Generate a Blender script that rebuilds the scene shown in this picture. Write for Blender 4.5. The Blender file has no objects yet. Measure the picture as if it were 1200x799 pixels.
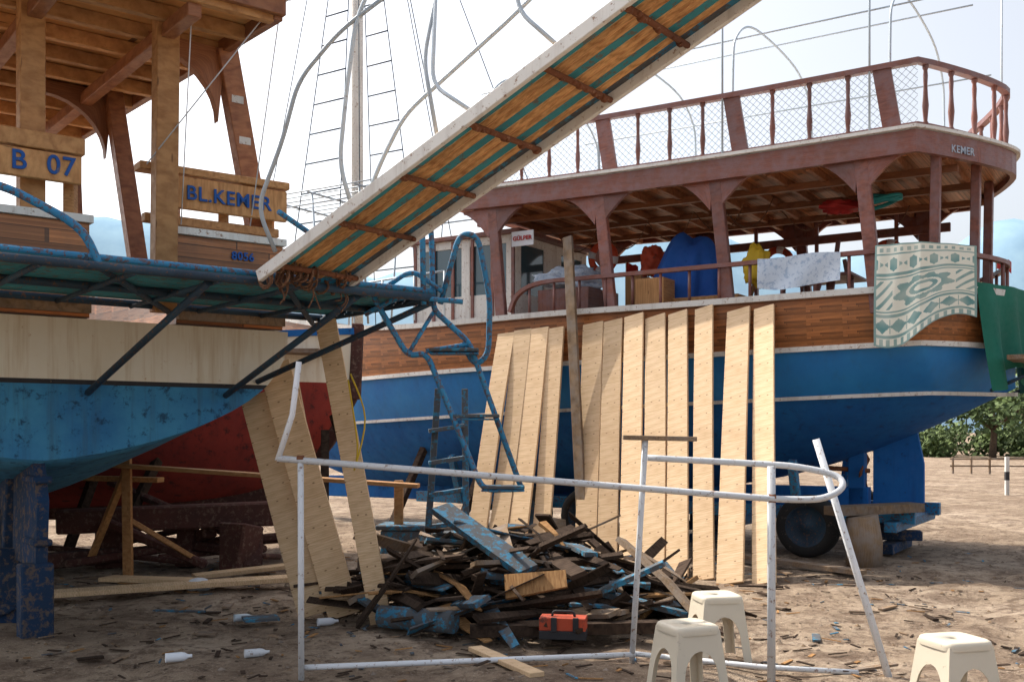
import bpy, math, random
from mathutils import Vector as V, noise, Matrix
R = random.Random(7)
sc = bpy.context.scene
UP = V((0,0,1))

# ---------------------------------------------------------------- materials
def c4(c): return (c[0],c[1],c[2],1.0)
def newmat(name):
    m=bpy.data.materials.new(name); m.use_nodes=True
    return m,m.node_tree,m.node_tree.nodes['Principled BSDF']
def nd(nt,typ,ins=None,**pr):
    n=nt.nodes.new(typ)
    for k,v in pr.items(): setattr(n,k,v)
    for k,v in (ins or {}).items():
        s=n.inputs[k]
        if isinstance(v,bpy.types.NodeSocket): nt.links.new(v,s)
        else: s.default_value=v
    return n
def mix(nt,f,a,b,bl='MIX'):
    n=nt.nodes.new('ShaderNodeMix'); n.data_type='RGBA'; n.blend_type=bl
    for i,v in ((0,f),(6,a),(7,b)):
        if isinstance(v,bpy.types.NodeSocket): nt.links.new(v,n.inputs[i])
        elif i==0: n.inputs[0].default_value=v
        else: n.inputs[i].default_value=c4(v)
    return n.outputs[2]
def ramp(nt,f,stops):
    n=nt.nodes.new('ShaderNodeValToRGB'); e=n.color_ramp.elements
    while len(e)<len(stops): e.new(0.5)
    for i,(p,c) in enumerate(stops):
        e[i].position=p; e[i].color=c4(c) if not isinstance(c,(int,float)) else (c,c,c,1)
    nt.links.new(f,n.inputs[0]); return n.outputs[0]
def math_(nt,op,a,b=0.0):
    n=nt.nodes.new('ShaderNodeMath'); n.operation=op
    for i,v in ((0,a),(1,b)):
        if isinstance(v,bpy.types.NodeSocket): nt.links.new(v,n.inputs[i])
        else: n.inputs[i].default_value=v
    return n.outputs[0]
def noi(nt,vec,scale,detail=5,rough=.6,dist=0):
    return nd(nt,'ShaderNodeTexNoise',{'Vector':vec,'Scale':scale,'Detail':detail,'Roughness':rough,'Distortion':dist}).outputs[0]
def bump(nt,b,h,st=.4,d=.01):
    n=nd(nt,'ShaderNodeBump',{'Height':h,'Strength':st,'Distance':d}); nt.links.new(n.outputs[0],b.inputs['Normal'])
def mapv(nt,vec,s):
    return nd(nt,'ShaderNodeMapping',{'Vector':vec,'Scale':s}).outputs[0]

def wood(name,dark,light,strake=0,rough=.6,grain=(1.1,26),knots=False,spec=.3,stain=(.1,.07,.05),stain_amt=.35,vlo=.7,vhi=1.15,grey=None,sv=(.55,1.4)):
    m,nt,b=newmat(name)
    uv=nd(nt,'ShaderNodeTexCoord').outputs['UV']; ob=nd(nt,'ShaderNodeTexCoord').outputs['Object']
    g=noi(nt,mapv(nt,uv,(grain[0],grain[1],1)),1.0,5,.6,.25)
    col=ramp(nt,g,[(.28,dark),(.62,light)])
    h=g
    if knots:
        vo=nd(nt,'ShaderNodeTexVoronoi',{'Vector':mapv(nt,uv,(3.0,8.0,1)),'Scale':1.0},voronoi_dimensions='2D')
        rn=nd(nt,'ShaderNodeSeparateXYZ',{0:vo.outputs['Color']}).outputs[0]
        sel=math_(nt,'GREATER_THAN',rn,.80)
        k=math_(nt,'MULTIPLY',ramp(nt,vo.outputs['Distance'],[(.07,.85),(.16,0.0)]),sel)
        col=mix(nt,k,col,(.20,.09,.035))
    st=ramp(nt,noi(nt,ob,2.3,4,.7),[(.45,0.0),(.75,1.0)])
    col=mix(nt,math_(nt,'MULTIPLY',st,stain_amt),col,stain)
    if grey:
        col=mix(nt,ramp(nt,noi(nt,ob,5.5,4,.7),[(.42,0.0),(.62,.75)]),col,grey)
    if strake:
        sx=nd(nt,'ShaderNodeSeparateXYZ',{0:uv})
        q=math_(nt,'DIVIDE',sx.outputs[1],strake)
        fl=math_(nt,'FLOOR',q); fr=math_(nt,'FRACT',q)
        wn=nd(nt,'ShaderNodeTexWhiteNoise',{'W':fl},noise_dimensions='1D').outputs[0]
        lx=math_(nt,'ADD',math_(nt,'DIVIDE',sx.outputs[0],2.4),math_(nt,'MULTIPLY',wn,3.0))
        wn2=nd(nt,'ShaderNodeTexWhiteNoise',{'W':math_(nt,'ADD',math_(nt,'FLOOR',lx),math_(nt,'MULTIPLY',fl,7.3))},noise_dimensions='1D').outputs[0]
        val=nd(nt,'ShaderNodeMapRange',{0:wn2,3:sv[0],4:sv[1]}).outputs[0]
        col=mix(nt,1.0,col,val,'MULTIPLY')
        seam=math_(nt,'LESS_THAN',fr,.06)
        jt=math_(nt,'LESS_THAN',math_(nt,'FRACT',lx),.006)
        sm=math_(nt,'MAXIMUM',seam,jt)
        col=mix(nt,math_(nt,'MULTIPLY',sm,.8),col,(.03,.018,.012))
        h=math_(nt,'SUBTRACT',math_(nt,'MULTIPLY',g,.4),sm)
    at=nd(nt,'ShaderNodeAttribute',attribute_name='var').outputs['Fac']
    vv=nd(nt,'ShaderNodeMapRange',{0:at,3:vlo,4:vhi}).outputs[0]
    col=mix(nt,1.0,col,vv,'MULTIPLY')
    nt.links.new(col,b.inputs['Base Color'])
    nt.links.new(ramp(nt,g,[(.2,rough+.15),(.8,max(rough-.1,.1))]),b.inputs['Roughness'])
    b.inputs['Specular IOR Level'].default_value=spec
    bump(nt,b,h,.4,.005)
    return m
def paint(name,c1,c2,chip=(.3,.2,.13),amt=.3,rough=.5,cs=14,metal=0.0,streak=0.0,spec=.4,soft=.06,skc=(.20,.12,.07)):
    m,nt,b=newmat(name)
    ob=nd(nt,'ShaderNodeTexCoord').outputs['Object']
    col=mix(nt,ramp(nt,noi(nt,ob,1.7,5,.65),[(.3,0.0),(.7,1.0)]),c1,c2)
    if streak>0:
        sk=noi(nt,mapv(nt,ob,(8,8,.55)),1.0,4,.7)
        col=mix(nt,math_(nt,'MULTIPLY',ramp(nt,sk,[(.50,0.0),(.70,1.0)]),streak),col,skc)
    n2=noi(nt,ob,cs,6,.75)
    k=ramp(nt,n2,[(.66-amt*.35,0.0),(.66+soft-amt*.35,1.0)])
    col=mix(nt,math_(nt,'MULTIPLY',k,.85),col,chip)
    at=nd(nt,'ShaderNodeAttribute',attribute_name='var').outputs['Fac']
    vv=nd(nt,'ShaderNodeMapRange',{0:at,3:.75,4:1.1}).outputs[0]
    col=mix(nt,1.0,col,vv,'MULTIPLY')
    nt.links.new(col,b.inputs['Base Color'])
    nt.links.new(ramp(nt,n2,[(.3,rough),(.7,min(rough+.3,1))]),b.inputs['Roughness'])
    b.inputs['Metallic'].default_value=metal; b.inputs['Specular IOR Level'].default_value=spec
    bump(nt,b,math_(nt,'SUBTRACT',math_(nt,'MULTIPLY',n2,.5),k),.35,.004)
    return m

M={}
M['pine']=wood('pine_plank',(.54,.34,.17),(.82,.60,.38),knots=True,rough=.7,stain=(.48,.30,.17),stain_amt=.4,vlo=.78,vhi=1.12,grain=(.9,34))
M['newwood']=wood('new_timber',(.34,.15,.055),(.60,.32,.13),knots=True,rough=.55,stain_amt=.2)
M['varnish']=wood('varnished_planking',(.16,.05,.016),(.50,.19,.06),strake=.15,rough=.3,spec=.5,stain_amt=.5)
M['varn']=wood('varnished_timber',(.12,.036,.026),(.27,.09,.058),rough=.4,spec=.5,grey=(.22,.12,.12))
M['mahog']=wood('roof_lining',(.30,.11,.04),(.56,.25,.11),strake=.11,rough=.4,spec=.4,stain_amt=.2)
M['beam']=wood('roof_beam_timber',(.18,.06,.03),(.36,.15,.065),rough=.45,spec=.4,stain_amt=.3)
M['oldwood']=wood('weathered_wood',(.12,.08,.05),(.32,.22,.14),rough=.85,spec=.1,grey=(.26,.22,.19))
M['darkwood']=wood('rotten_wood',(.014,.010,.009),(.075,.05,.036),rough=.9,spec=.1)
M['splint']=wood('splintered_wood',(.18,.08,.03),(.44,.25,.11),rough=.85,spec=.1)
M['slat']=wood('gangway_slat_wood',(.30,.12,.04),(.76,.44,.19),rough=.7,spec=.2,stain_amt=.45,stain=(.12,.05,.025),grain=(1.6,40))
M['lining']=wood('left_roof_lining',(.34,.14,.045),(.66,.34,.13),strake=.12,rough=.6,spec=.3,stain_amt=.2)
M['blue']=paint('blue_hull_paint',(.012,.18,.55),(.025,.26,.65),chip=(.01,.09,.26),amt=.05,rough=.35,streak=.25,soft=.15,skc=(.03,.12,.28))
M['bluelow']=paint('blue_antifouling',(.008,.11,.40),(.012,.16,.49),chip=(.02,.05,.15),amt=.22,rough=.7,streak=.35,cs=8,soft=.1,skc=(.01,.05,.18))
M['lblue']=paint('light_blue_antifouling',(.07,.33,.57),(.03,.18,.42),chip=(.02,.06,.12),amt=.32,rough=.75,streak=.55,cs=10,soft=.09,skc=(.05,.10,.14))
M['white']=paint('white_gloss_paint',(.82,.82,.79),(.72,.70,.66),chip=(.30,.17,.10),amt=.22,rough=.35,streak=.3,cs=26,soft=.05)
M['cream']=paint('cream_hull_paint',(.88,.84,.73),(.82,.75,.60),chip=(.5,.30,.10),amt=.10,rough=.45,streak=.5,soft=.08,skc=(.50,.33,.14))
M['red']=paint('red_antifouling',(.38,.05,.035),(.24,.035,.03),chip=(.07,.03,.03),amt=.32,rough=.8,streak=.4,cs=9,soft=.1,skc=(.10,.03,.025))
M['rust']=paint('rusty_iron',(.13,.045,.022),(.26,.10,.045),chip=(.38,.22,.14),amt=.25,rough=.85,cs=35)
M['dark']=paint('dark_blue_iron',(.015,.03,.055),(.03,.08,.13),chip=(.16,.08,.045),amt=.3,rough=.5,cs=32)
M['teal']=paint('teal_slat_paint',(.03,.21,.26),(.05,.30,.35),chip=(.16,.12,.09),amt=.35,rough=.6,cs=16)
M['bpipe']=paint('blue_pipe_paint',(.02,.19,.40),(.03,.26,.48),chip=(.14,.06,.035),amt=.45,rough=.4,cs=34)
M['wpipe']=paint('white_pipe_paint',(.82,.84,.87),(.70,.74,.79),chip=(.28,.15,.09),amt=.24,rough=.35,cs=34)
M['gpipe']=paint('galvanised_pipe',(.42,.50,.57),(.55,.61,.66),chip=(.28,.2,.16),amt=.15,rough=.3,cs=25,metal=.2)
M['scrapblue']=paint('flaking_blue_paint',(.03,.17,.32),(.05,.27,.42),chip=(.10,.075,.06),amt=.65,rough=.8,cs=14)
M['crust']=paint('barnacled_timber',(.012,.05,.14),(.02,.035,.06),chip=(.15,.11,.085),amt=.45,rough=.95,cs=16,soft=.09)
M['redcrust']=paint('stained_timber',(.12,.045,.035),(.07,.035,.03),chip=(.20,.13,.1),amt=.4,rough=.95,cs=18,soft=.1)
M['plastic']=paint('ivory_plastic',(.74,.67,.54),(.68,.61,.49),chip=(.5,.44,.35),amt=.1,rough=.35)
M['rubber']=paint('tyre_rubber',(.02,.02,.022),(.035,.033,.03),chip=(.12,.1,.08),amt=.2,rough=.85)
M['black']=paint('black_trim',(.02,.02,.025),(.03,.03,.035),amt=.1,rough=.5)
M['rope']=paint('rope_fibre',(.20,.10,.06),(.12,.06,.04),chip=(.3,.2,.12),amt=.4,rough=.95,cs=60)
M['orange']=paint('orange_plastic',(.6,.08,.03),(.45,.07,.03),chip=(.1,.05,.04),amt=.25,rough=.5)
M['bluecloth']=paint('blue_tarpaulin',(.015,.07,.33),(.02,.11,.42),chip=(.01,.03,.14),amt=.1,rough=.8)
M['green']=paint('green_tarpaulin',(.01,.12,.08),(.015,.17,.12),chip=(.01,.06,.05),amt=.1,rough=.7)
M['yellow']=paint('yellow_plastic',(.8,.55,.03),(.7,.45,.03),amt=.05,rough=.5)
M['tealp']=paint('turquoise_hose',(.03,.4,.42),(.03,.33,.38),amt=.05,rough=.4)
M['bark']=paint('bark',(.10,.07,.05),(.15,.11,.08),chip=(.05,.04,.03),amt=.4,rough=.95)
M['cloth']=paint('white_cloth',(.78,.80,.84),(.68,.72,.78),chip=(.5,.55,.65),amt=.1,rough=.9)
M['gcloth']=paint('faded_blue_cloth',(.50,.60,.74),(.64,.72,.82),chip=(.32,.43,.60),amt=.4,rough=.9,cs=20)
M['inkblue']=paint('blue_lettering',(.01,.10,.45),(.015,.14,.5),chip=(.3,.25,.2),amt=.2,rough=.5)
M['inkred']=paint('red_lettering',(.6,.04,.04),(.5,.04,.04),amt=.05,rough=.5)
def glass():
    m,nt,b=newmat('window_glass'); b.inputs['Base Color'].default_value=(.05,.10,.13,1)
    b.inputs['Roughness'].default_value=.05; b.inputs['Specular IOR Level'].default_value=.8
    return m
M['glass']=glass()
def towel():
    m,nt,b=newmat('patterned_towel'); at=nd(nt,'ShaderNodeAttribute',attribute_name='var').outputs['Fac']
    ob=nd(nt,'ShaderNodeTexCoord').outputs['Object']; f=noi(nt,ob,60,3,.6)
    nt.links.new(mix(nt,at,(.80,.80,.70),(.035,.23,.25)),b.inputs['Base Color']); b.inputs['Roughness'].default_value=.95
    b.inputs['Specular IOR Level'].default_value=.05; bump(nt,b,f,.4,.005)
    return m
M['towel']=towel()
def leafm():
    m,nt,b=newmat('foliage'); at=nd(nt,'ShaderNodeAttribute',attribute_name='var').outputs['Fac']
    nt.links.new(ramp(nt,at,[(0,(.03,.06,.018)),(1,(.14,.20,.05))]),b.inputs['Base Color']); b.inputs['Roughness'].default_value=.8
    return m
M['leaf']=leafm()
def groundm():
    m,nt,b=newmat('sandy_ground'); ob=nd(nt,'ShaderNodeTexCoord').outputs['Object']
    n1=noi(nt,ob,.7,5,.65); n2=noi(nt,ob,6,7,.75); n3=noi(nt,ob,60,3,.7)
    col=ramp(nt,n1,[(.3,(.24,.17,.12)),(.5,(.38,.29,.21)),(.7,(.54,.43,.33))])
    col=mix(nt,ramp(nt,n2,[(.38,.9),(.54,0.0)]),col,(.14,.095,.068))
    col=mix(nt,ramp(nt,n3,[(.58,0.0),(.68,.7)]),col,(.58,.49,.40))
    dk=ramp(nt,noi(nt,ob,1.9,5,.7),[(.50,0.0),(.62,.6)])
    col=mix(nt,dk,col,(.16,.11,.08))
    vo=nd(nt,'ShaderNodeTexVoronoi',{'Vector':ob,'Scale':16.0}); wn=vo.outputs['Color']
    peb=math_(nt,'MULTIPLY',ramp(nt,vo.outputs['Distance'],[(.16,1.0),(.24,0.0)]),ramp(nt,nd(nt,'ShaderNodeSeparateXYZ',{0:wn}).outputs[0],[(.65,0.0),(.67,1.0)]))
    col=mix(nt,math_(nt,'MULTIPLY',peb,.8),col,(.09,.065,.05))
    nt.links.new(col,b.inputs['Base Color']); b.inputs['Roughness'].default_value=.95; b.inputs['Specular IOR Level'].default_value=.1
    h=math_(nt,'ADD',math_(nt,'ADD',math_(nt,'MULTIPLY',n2,1.0),math_(nt,'MULTIPLY',n3,.25)),math_(nt,'MULTIPLY',peb,.3))
    bump(nt,b,h,1.0,.07); return m
M['ground']=groundm()
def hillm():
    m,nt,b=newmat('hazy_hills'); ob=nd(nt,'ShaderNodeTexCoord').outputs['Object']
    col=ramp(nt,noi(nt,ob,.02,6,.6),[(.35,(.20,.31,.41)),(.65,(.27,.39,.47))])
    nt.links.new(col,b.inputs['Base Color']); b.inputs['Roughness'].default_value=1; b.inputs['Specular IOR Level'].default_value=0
    nt.links.new(col,b.inputs['Emission Color']); b.inputs['Emission Strength'].default_value=.55   # aerial haze painted in: bluish hill colour plus a faint self-glow
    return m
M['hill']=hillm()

# ---------------------------------------------------------------- mesh builder
def empty(name,loc):
    e=bpy.data.objects.new(name,None); e.location=loc; sc.collection.objects.link(e)
    return e
def attach(o,e):
    o.parent=e; o.matrix_parent_inverse=Matrix.Translation(-V(e.location))
class MB:
    def __init__(s): s.v=[];s.f=[];s.uv=[];s.mi=[];s.var=[];s.sm=[]
    def face(s,pts,uvs,mi=0,var=.5,sm=False):
        i=len(s.v); s.v+= [tuple(p) for p in pts]; s.f.append(tuple(range(i,i+len(pts)))); s.uv.append(uvs); s.mi.append(mi); s.var.append(var); s.sm.append(sm)
    def beam(s,p,q,w,t,up=UP,mi=0,var=None,te=1.0,seg=1,warp=0.0):
        p=V(p);q=V(q);d=(q-p); L=d.length
        if L<1e-6: return
        d.normalize(); up=V(up)
        if abs(d.dot(up.normalized()))>.99: up=V((0,1,0)) if abs(d.y)<.9 else V((1,0,0))
        a=d.cross(up).normalized(); b=a.cross(d)
        if var is None: var=R.random()
        ou,ov=R.uniform(0,40),R.uniform(0,40)
        rings=[]
        for i in range(seg+1):
            k=i/seg; c=p+d*L*k+b*(warp*math.sin(math.pi*k)); f=1+(te-1)*k
            rings.append([c+a*sa*w*f/2+b*sb*t*f/2 for sa,sb in((-1,-1),(1,-1),(1,1),(-1,1))])
        base=len(s.v)
        for r in rings: s.v+=[tuple(x) for x in r]
        dims=[w,t,w,t]; offs=[0,w,w+t,2*w+t]
        for i in range(seg):
            u0=ou+L*i/seg;u1=ou+L*(i+1)/seg
            for j in range(4):
                A=base+4*i+j;B=base+4*i+(j+1)%4;C=B+4;D=A+4
                s.f.append((A,B,C,D)); v0=ov+offs[j];v1=v0+dims[j]
                s.uv.append([(u0,v0),(u0,v1),(u1,v1),(u1,v0)]); s.mi.append(mi);s.var.append(var);s.sm.append(False)
        for fc in ((base+3,base+2,base+1,base),(base+4*seg,base+4*seg+1,base+4*seg+2,base+4*seg+3)):
            s.f.append(fc); s.uv.append([(ou,ov),(ou+.1,ov),(ou+.1,ov+.1),(ou,ov+.1)]); s.mi.append(mi);s.var.append(var*.8);s.sm.append(False)
    def sweep(s,pts,rw,rh=None,n=8,up=None,mi=0,var=None,closed=False,taper=None):
        pts=[V(p) for p in pts]; rh=rh or rw; N=len(pts)
        if var is None: var=R.random()
        base=len(s.v); pa=None; acc=[0]
        for i in range(N):
            t=(pts[(i+1)%N]-pts[i-1]) if closed else (pts[min(i+1,N-1)]-pts[max(i-1,0)])
            t.normalize()
            if up is not None: a=t.cross(V(up))
            elif pa is None: a=t.cross(UP if abs(t.z)<.9 else V((1,0,0)))
            else: a=pa-t*pa.dot(t)
            a.normalize(); pa=a; b=a.cross(t)
            k=1 if n>4 else math.sqrt(2)
            if taper: k*=taper(i/(N-1))
            for j in range(n):
                th=2*math.pi*j/n+(math.pi/4 if n==4 else 0)
                s.v.append(tuple(pts[i]+a*math.cos(th)*rw*k+b*math.sin(th)*rh*k))
            if i: acc.append(acc[-1]+(pts[i]-pts[i-1]).length)
        ov=R.uniform(0,30); per=2*math.pi*rw
        for i in range(N if closed else N-1):
            i2=(i+1)%N
            for j in range(n):
                j2=(j+1)%n
                s.f.append((base+i*n+j,base+i2*n+j,base+i2*n+j2,base+i*n+j2))
                u0=acc[i];u1=acc[i2] if i2 else acc[i]+.1
                s.uv.append([(u0,ov+per*j/n),(u1,ov+per*j/n),(u1,ov+per*(j+1)/n),(u0,ov+per*(j+1)/n)])
                s.mi.append(mi);s.var.append(var);s.sm.append(n>4)
        if not closed:
            for fc in (tuple(base+j for j in range(n)),tuple(base+(N-1)*n+j for j in reversed(range(n)))):
                s.f.append(fc); s.uv.append([(0,0)]*n); s.mi.append(mi);s.var.append(var);s.sm.append(False)
    def plate(s,pts,th,mi=0,var=.5):
        pts=[V(p) for p in pts]; th=V(th); n=len(pts)
        o=pts[0]; a=(pts[1]-o).normalized(); nn=th.normalized(); b=nn.cross(a)
        uv=[((p-o).dot(a),(p-o).dot(b)) for p in pts]
        s.face(pts,uv,mi,var); s.face([p+th for p in reversed(pts)],list(reversed(uv)),mi,var)
        for i in range(n):
            j=(i+1)%n; s.face([pts[j],pts[i],pts[i]+th,pts[j]+th],[(0,0),(.3,0),(.3,.05),(0,.05)],mi,var)
    def grid(s,g,mi=0,varf=None,wrap=False,sm=True):
        base=len(s.v); nv=len(g); nu=len(g[0])
        for row in g: s.v+=[tuple(p) for p in row]
        for j in range(nv-1):
            for i in range(nu if wrap else nu-1):
                i2=(i+1)%nu
                s.f.append((base+j*nu+i,base+j*nu+i2,base+(j+1)*nu+i2,base+(j+1)*nu+i))
                s.uv.append([(i/nu,j/nv),((i+1)/nu,j/nv),((i+1)/nu,(j+1)/nv),(i/nu,(j+1)/nv)]); s.mi.append(mi)
                s.var.append(varf((i+.5)/(nu-1),(j+.5)/(nv-1)) if varf else .6); s.sm.append(sm)
    def build(s,name,mats,parent=None,bevel=0.0,solid=0.0,merge=False):
        c=V((0,0,0))
        if parent is None:
            n=len(s.v); c=V((sum(v[0] for v in s.v)/n,sum(v[1] for v in s.v)/n,min(v[2] for v in s.v)))
        me=bpy.data.meshes.new(name)
        me.from_pydata([(v[0]-c.x,v[1]-c.y,v[2]-c.z) for v in s.v],[],s.f)
        for m in mats: me.materials.append(M[m] if isinstance(m,str) else m)
        ul=me.uv_layers.new(name='UVMap'); ca=me.color_attributes.new('var','FLOAT_COLOR','CORNER')
        uvf=[];cf=[]
        for pi,f in enumerate(s.f):
            x=s.var[pi]
            for k in range(len(f)):
                uvf.extend(s.uv[pi][k]); cf.extend((x,x,x,1.0))
        ul.data.foreach_set('uv',uvf); ca.data.foreach_set('color',cf)
        me.polygons.foreach_set('material_index',s.mi); me.polygons.foreach_set('use_smooth',s.sm)
        o=bpy.data.objects.new(name,me); sc.collection.objects.link(o); o.location=c
        if merge:
            w=o.modifiers.new('w','WELD'); w.merge_threshold=.0008
        if solid:
            d=o.modifiers.new('s','SOLIDIFY'); d.thickness=solid; d.offset=0
        if bevel:
            d=o.modifiers.new('b','BEVEL'); d.width=bevel; d.segments=1; d.limit_method='ANGLE'; d.angle_limit=.7
        if parent: attach(o,parent)
        return o
def spl(pts,k=6,closed=False):
    P=[V(p) for p in pts]; out=[]; n=len(P)
    for i in range(n if closed else n-1):
        if closed: a,b,c,d=P[i-1],P[i],P[(i+1)%n],P[(i+2)%n]
        else: a,b,c,d=P[max(i-1,0)],P[i],P[i+1],P[min(i+2,n-1)]
        for j in range(k):
            t=j/k
            out.append(.5*((2*b)+(c-a)*t+(2*a-5*b+4*c-d)*t*t+(3*b-a-3*c+d)*t**3))
    if not closed: out.append(P[-1])
    return out
def fil(pts,r=.08,k=5):
    P=[V(p) for p in pts]; out=[P[0]]
    for i in range(1,len(P)-1):
        a,b,c=P[i-1],P[i],P[i+1]; la=min(r,(a-b).length*.45); lc=min(r,(c-b).length*.45)
        p=b+(a-b).normalized()*la; q=b+(c-b).normalized()*lc
        for j in range(k+1):
            t=j/k; out.append(p*(1-t)**2+b*2*t*(1-t)+q*t*t)
    out.append(P[-1]); return out
def pw(xs,ys):
    def f(x):
        if x<=xs[0]: return ys[0]
        if x>=xs[-1]: return ys[-1]
        for i in range(len(xs)-1):
            if x<=xs[i+1]:
                h=xs[i+1]-xs[i]; t=(x-xs[i])/h
                def sl(j):
                    if j==0: return (ys[1]-ys[0])/(xs[1]-xs[0])
                    if j==len(xs)-1: return (ys[-1]-ys[-2])/(xs[-1]-xs[-2])
                    return (ys[j+1]-ys[j-1])/(xs[j+1]-xs[j-1])
                m0,m1=sl(i)*h,sl(i+1)*h
                return (2*t**3-3*t*t+1)*ys[i]+(t**3-2*t*t+t)*m0+(-2*t**3+3*t*t)*ys[i+1]+(t**3-t*t)*m1
    return f
def text(body,name,loc,right,up,size,mat,parent,ext=.003):
    cu=bpy.data.curves.new(name,'FONT'); cu.body=body; cu.size=size; cu.extrude=ext; cu.align_x='CENTER'; cu.align_y='CENTER'; cu.offset=.002; cu.space_character=1.08
    cu.materials.append(M[mat]); o=bpy.data.objects.new(name,cu); sc.collection.objects.link(o)
    r=V(right).normalized(); u=V(up); n=r.cross(u).normalized(); u=n.cross(r)
    o.matrix_world=Matrix.Translation(loc)@Matrix((r,u,n)).transposed().to_4x4()
    attach(o,parent)
def hull(mb,L,ss,hb,zk,bands,cap=True):
    cols=[]
    for s in ss:
        rows=[]; z0=zk(s); lo=z0
        for bi,(zt,nr,mi) in enumerate(bands):
            hi=max(zt(s),lo+.0005)
            for j in range(nr):
                k=j/nr
                if bi==0: k=k**1.6
                rows.append((lo+(hi-lo)*k,mi))
            lo=hi
        rows.append((lo,bands[-1][2])); cols.append(rows)
    for sd in (1,-1):
        for i in range(len(ss)-1):
            for j in range(len(cols[0])-1):
                z00,mi=cols[i][j];z01=cols[i][j+1][0];z10=cols[i+1][j][0];z11=cols[i+1][j+1][0]
                s0,s1=ss[i],ss[i+1]
                P=[L(s0,sd*hb(s0,z00),z00),L(s1,sd*hb(s1,z10),z10),L(s1,sd*hb(s1,z11),z11),L(s0,sd*hb(s0,z01),z01)]
                uv=[(s0,z00-cols[i][-1][0]+20),(s1,z10-cols[i+1][-1][0]+20),(s1,z11-cols[i+1][-1][0]+20),(s0,z01-cols[i][-1][0]+20)]
                if sd<0: P.reverse();uv.reverse()
                mb.face(P,uv,mi,.5,True)
    if cap:
        s0=ss[0]
        for j in range(len(cols[0])-1):
            z0,mi=cols[0][j];z1=cols[0][j+1][0]
            a,b=hb(s0,z0),hb(s0,z1)
            mb.face([L(s0,-a,z0),L(s0,a,z0),L(s0,b,z1),L(s0,-b,z1)],[(0,z0),(2*a,z0),(2*b,z1),(0,z1)],mi,.5,False)
def gfun(t):
    t=min(max(t,0),1); return (1-(1-t)**2.4)**.7

# ---------------------------------------------------------------- ground, hills
def ground():
    xs=[-700,-300,-120,-60,-30,-15]+[-9+.13*i for i in range(140)]+[15,30,60,120,300,700]
    ys=[-60,-20,-5,2]+[4+.11*i for i in range(118)]+[19,23,30,45,80,160,400,1200]
    mb=MB()
    def h(x,y):
        if abs(x)>9.2 or y<3 or y>17.5: return 0
        return .06*noise.noise(V((x*.9,y*.9,0)))+.035*noise.noise(V((x*2.7,y*2.7,3)))+.02*noise.noise(V((x*7,y*7,5)))
    mb.grid([[V((x,y,h(x,y))) for x in xs] for y in ys])
    mb.build('ground',['ground'],parent=None)
    st=MB()
    for i in range(1500):
        x=R.uniform(-5,6.5);y=R.uniform(5.3,15) ;r=R.uniform(.006,.026); z=h(x,y)+r*.3
        a=R.uniform(0,6.3); pts=[V((x+r*R.uniform(.7,1.5)*math.cos(a+k*1.256),y+r*R.uniform(.7,1.4)*math.sin(a+k*1.256),z-r*.4)) for k in range(5)]
        t=V((x,y,z+r*R.uniform(.2,.6)))
        for k in range(5): st.face([pts[k],pts[(k+1)%5],t],[(0,0)]*3,0,R.random())
    for i in range(1000):
        x=R.gauss(0,2.6);y=R.uniform(6,12.5); a=R.uniform(0,3.14); l=R.uniform(.02,.15); z=h(x,y)+.012
        st.beam((x,y,z),(x+l*math.cos(a),y+l*math.sin(a),z+R.uniform(-.005,.01)),R.uniform(.008,.03),.006,mi=R.choice([0,1,2,2,2,3]))
    for i in range(34):
        x=R.uniform(-3.8,3.4);y=R.uniform(6.2,11); a=R.uniform(0,3.14); l=R.uniform(.12,.45); z=h(x,y)+.02
        st.beam((x,y,z),(x+l*math.cos(a),y+l*math.sin(a),z),R.uniform(.03,.07),.015,mi=R.choice([0,1,2,2,0,3]))
    st.build('stones_and_wood_chips',['oldwood','splint','darkwood','scrapblue'])
    return h
gh=ground()
def hills():
    mb=MB(); n=110; rows=6; pr=[]
    for i in range(n+1):
        x=-1100+2200*i/n
        top=(178+45*noise.noise(V((x*.004,0,0)))+18*noise.noise(V((x*.015,0,1)))+7*noise.noise(V((x*.05,0,2))))
        top*=1+.2*(abs(x)/500 if abs(x)<500 else 1)
        pr.append([V((x,900+160*j/rows,top*(1-(1-j/rows)**1.7)+6*noise.noise(V((x*.03,j,0)))*(j>0)-1)) for j in range(rows+1)])
    mb.grid(pr)
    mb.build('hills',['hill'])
hills()

# ================================================================= BLUE GULET (right)
F=V((-.842,.54,0)); Nn=V((-.54,-.842,0)); O1=V((5.27,12.43,0))
def L1(s,n,z): return O1+F*s+Nn*n+V((0,0,z))
B1s=pw([0,2,4,6,8,10,12],[1.64,1.74,1.82,1.78,1.45,.85,.04])
SB=.76
def B1(s):
    if s<0: return 1.64*max(1-abs(s)/SB,0.0)**(1/1.75)
    return B1s(s)
zk1=pw([-.76,0,1,2,4,7,10,12],[2.0,1.62,1.2,.9,.6,.6,.85,2.4])
zs1=pw([-.76,0,4,8,12],[3.06,3.05,3.02,3.06,3.7])
def hb1(s,z): return B1(s)*gfun((z-zk1(s))/(zs1(s)-zk1(s)))
z1=lambda s:1.93-.035*max(s,0); z2=lambda s:2.46-.02*max(s,0)
boat=empty('wooden_gulet_boat',O1)
mb=MB()
SS=[-.7595,-.753,-.735,-.70,-.65,-.58,-.49,-.38,-.27,-.16,-.07,0]
ss=SS+[.4*i for i in range(1,31)]
hull(mb,L1,ss,hb1,zk1,[(z1,10,1),(z2,4,0),(zs1,4,2)])
mb.build('hull',['blue','bluelow','varnish'],boat,merge=True)
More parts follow.
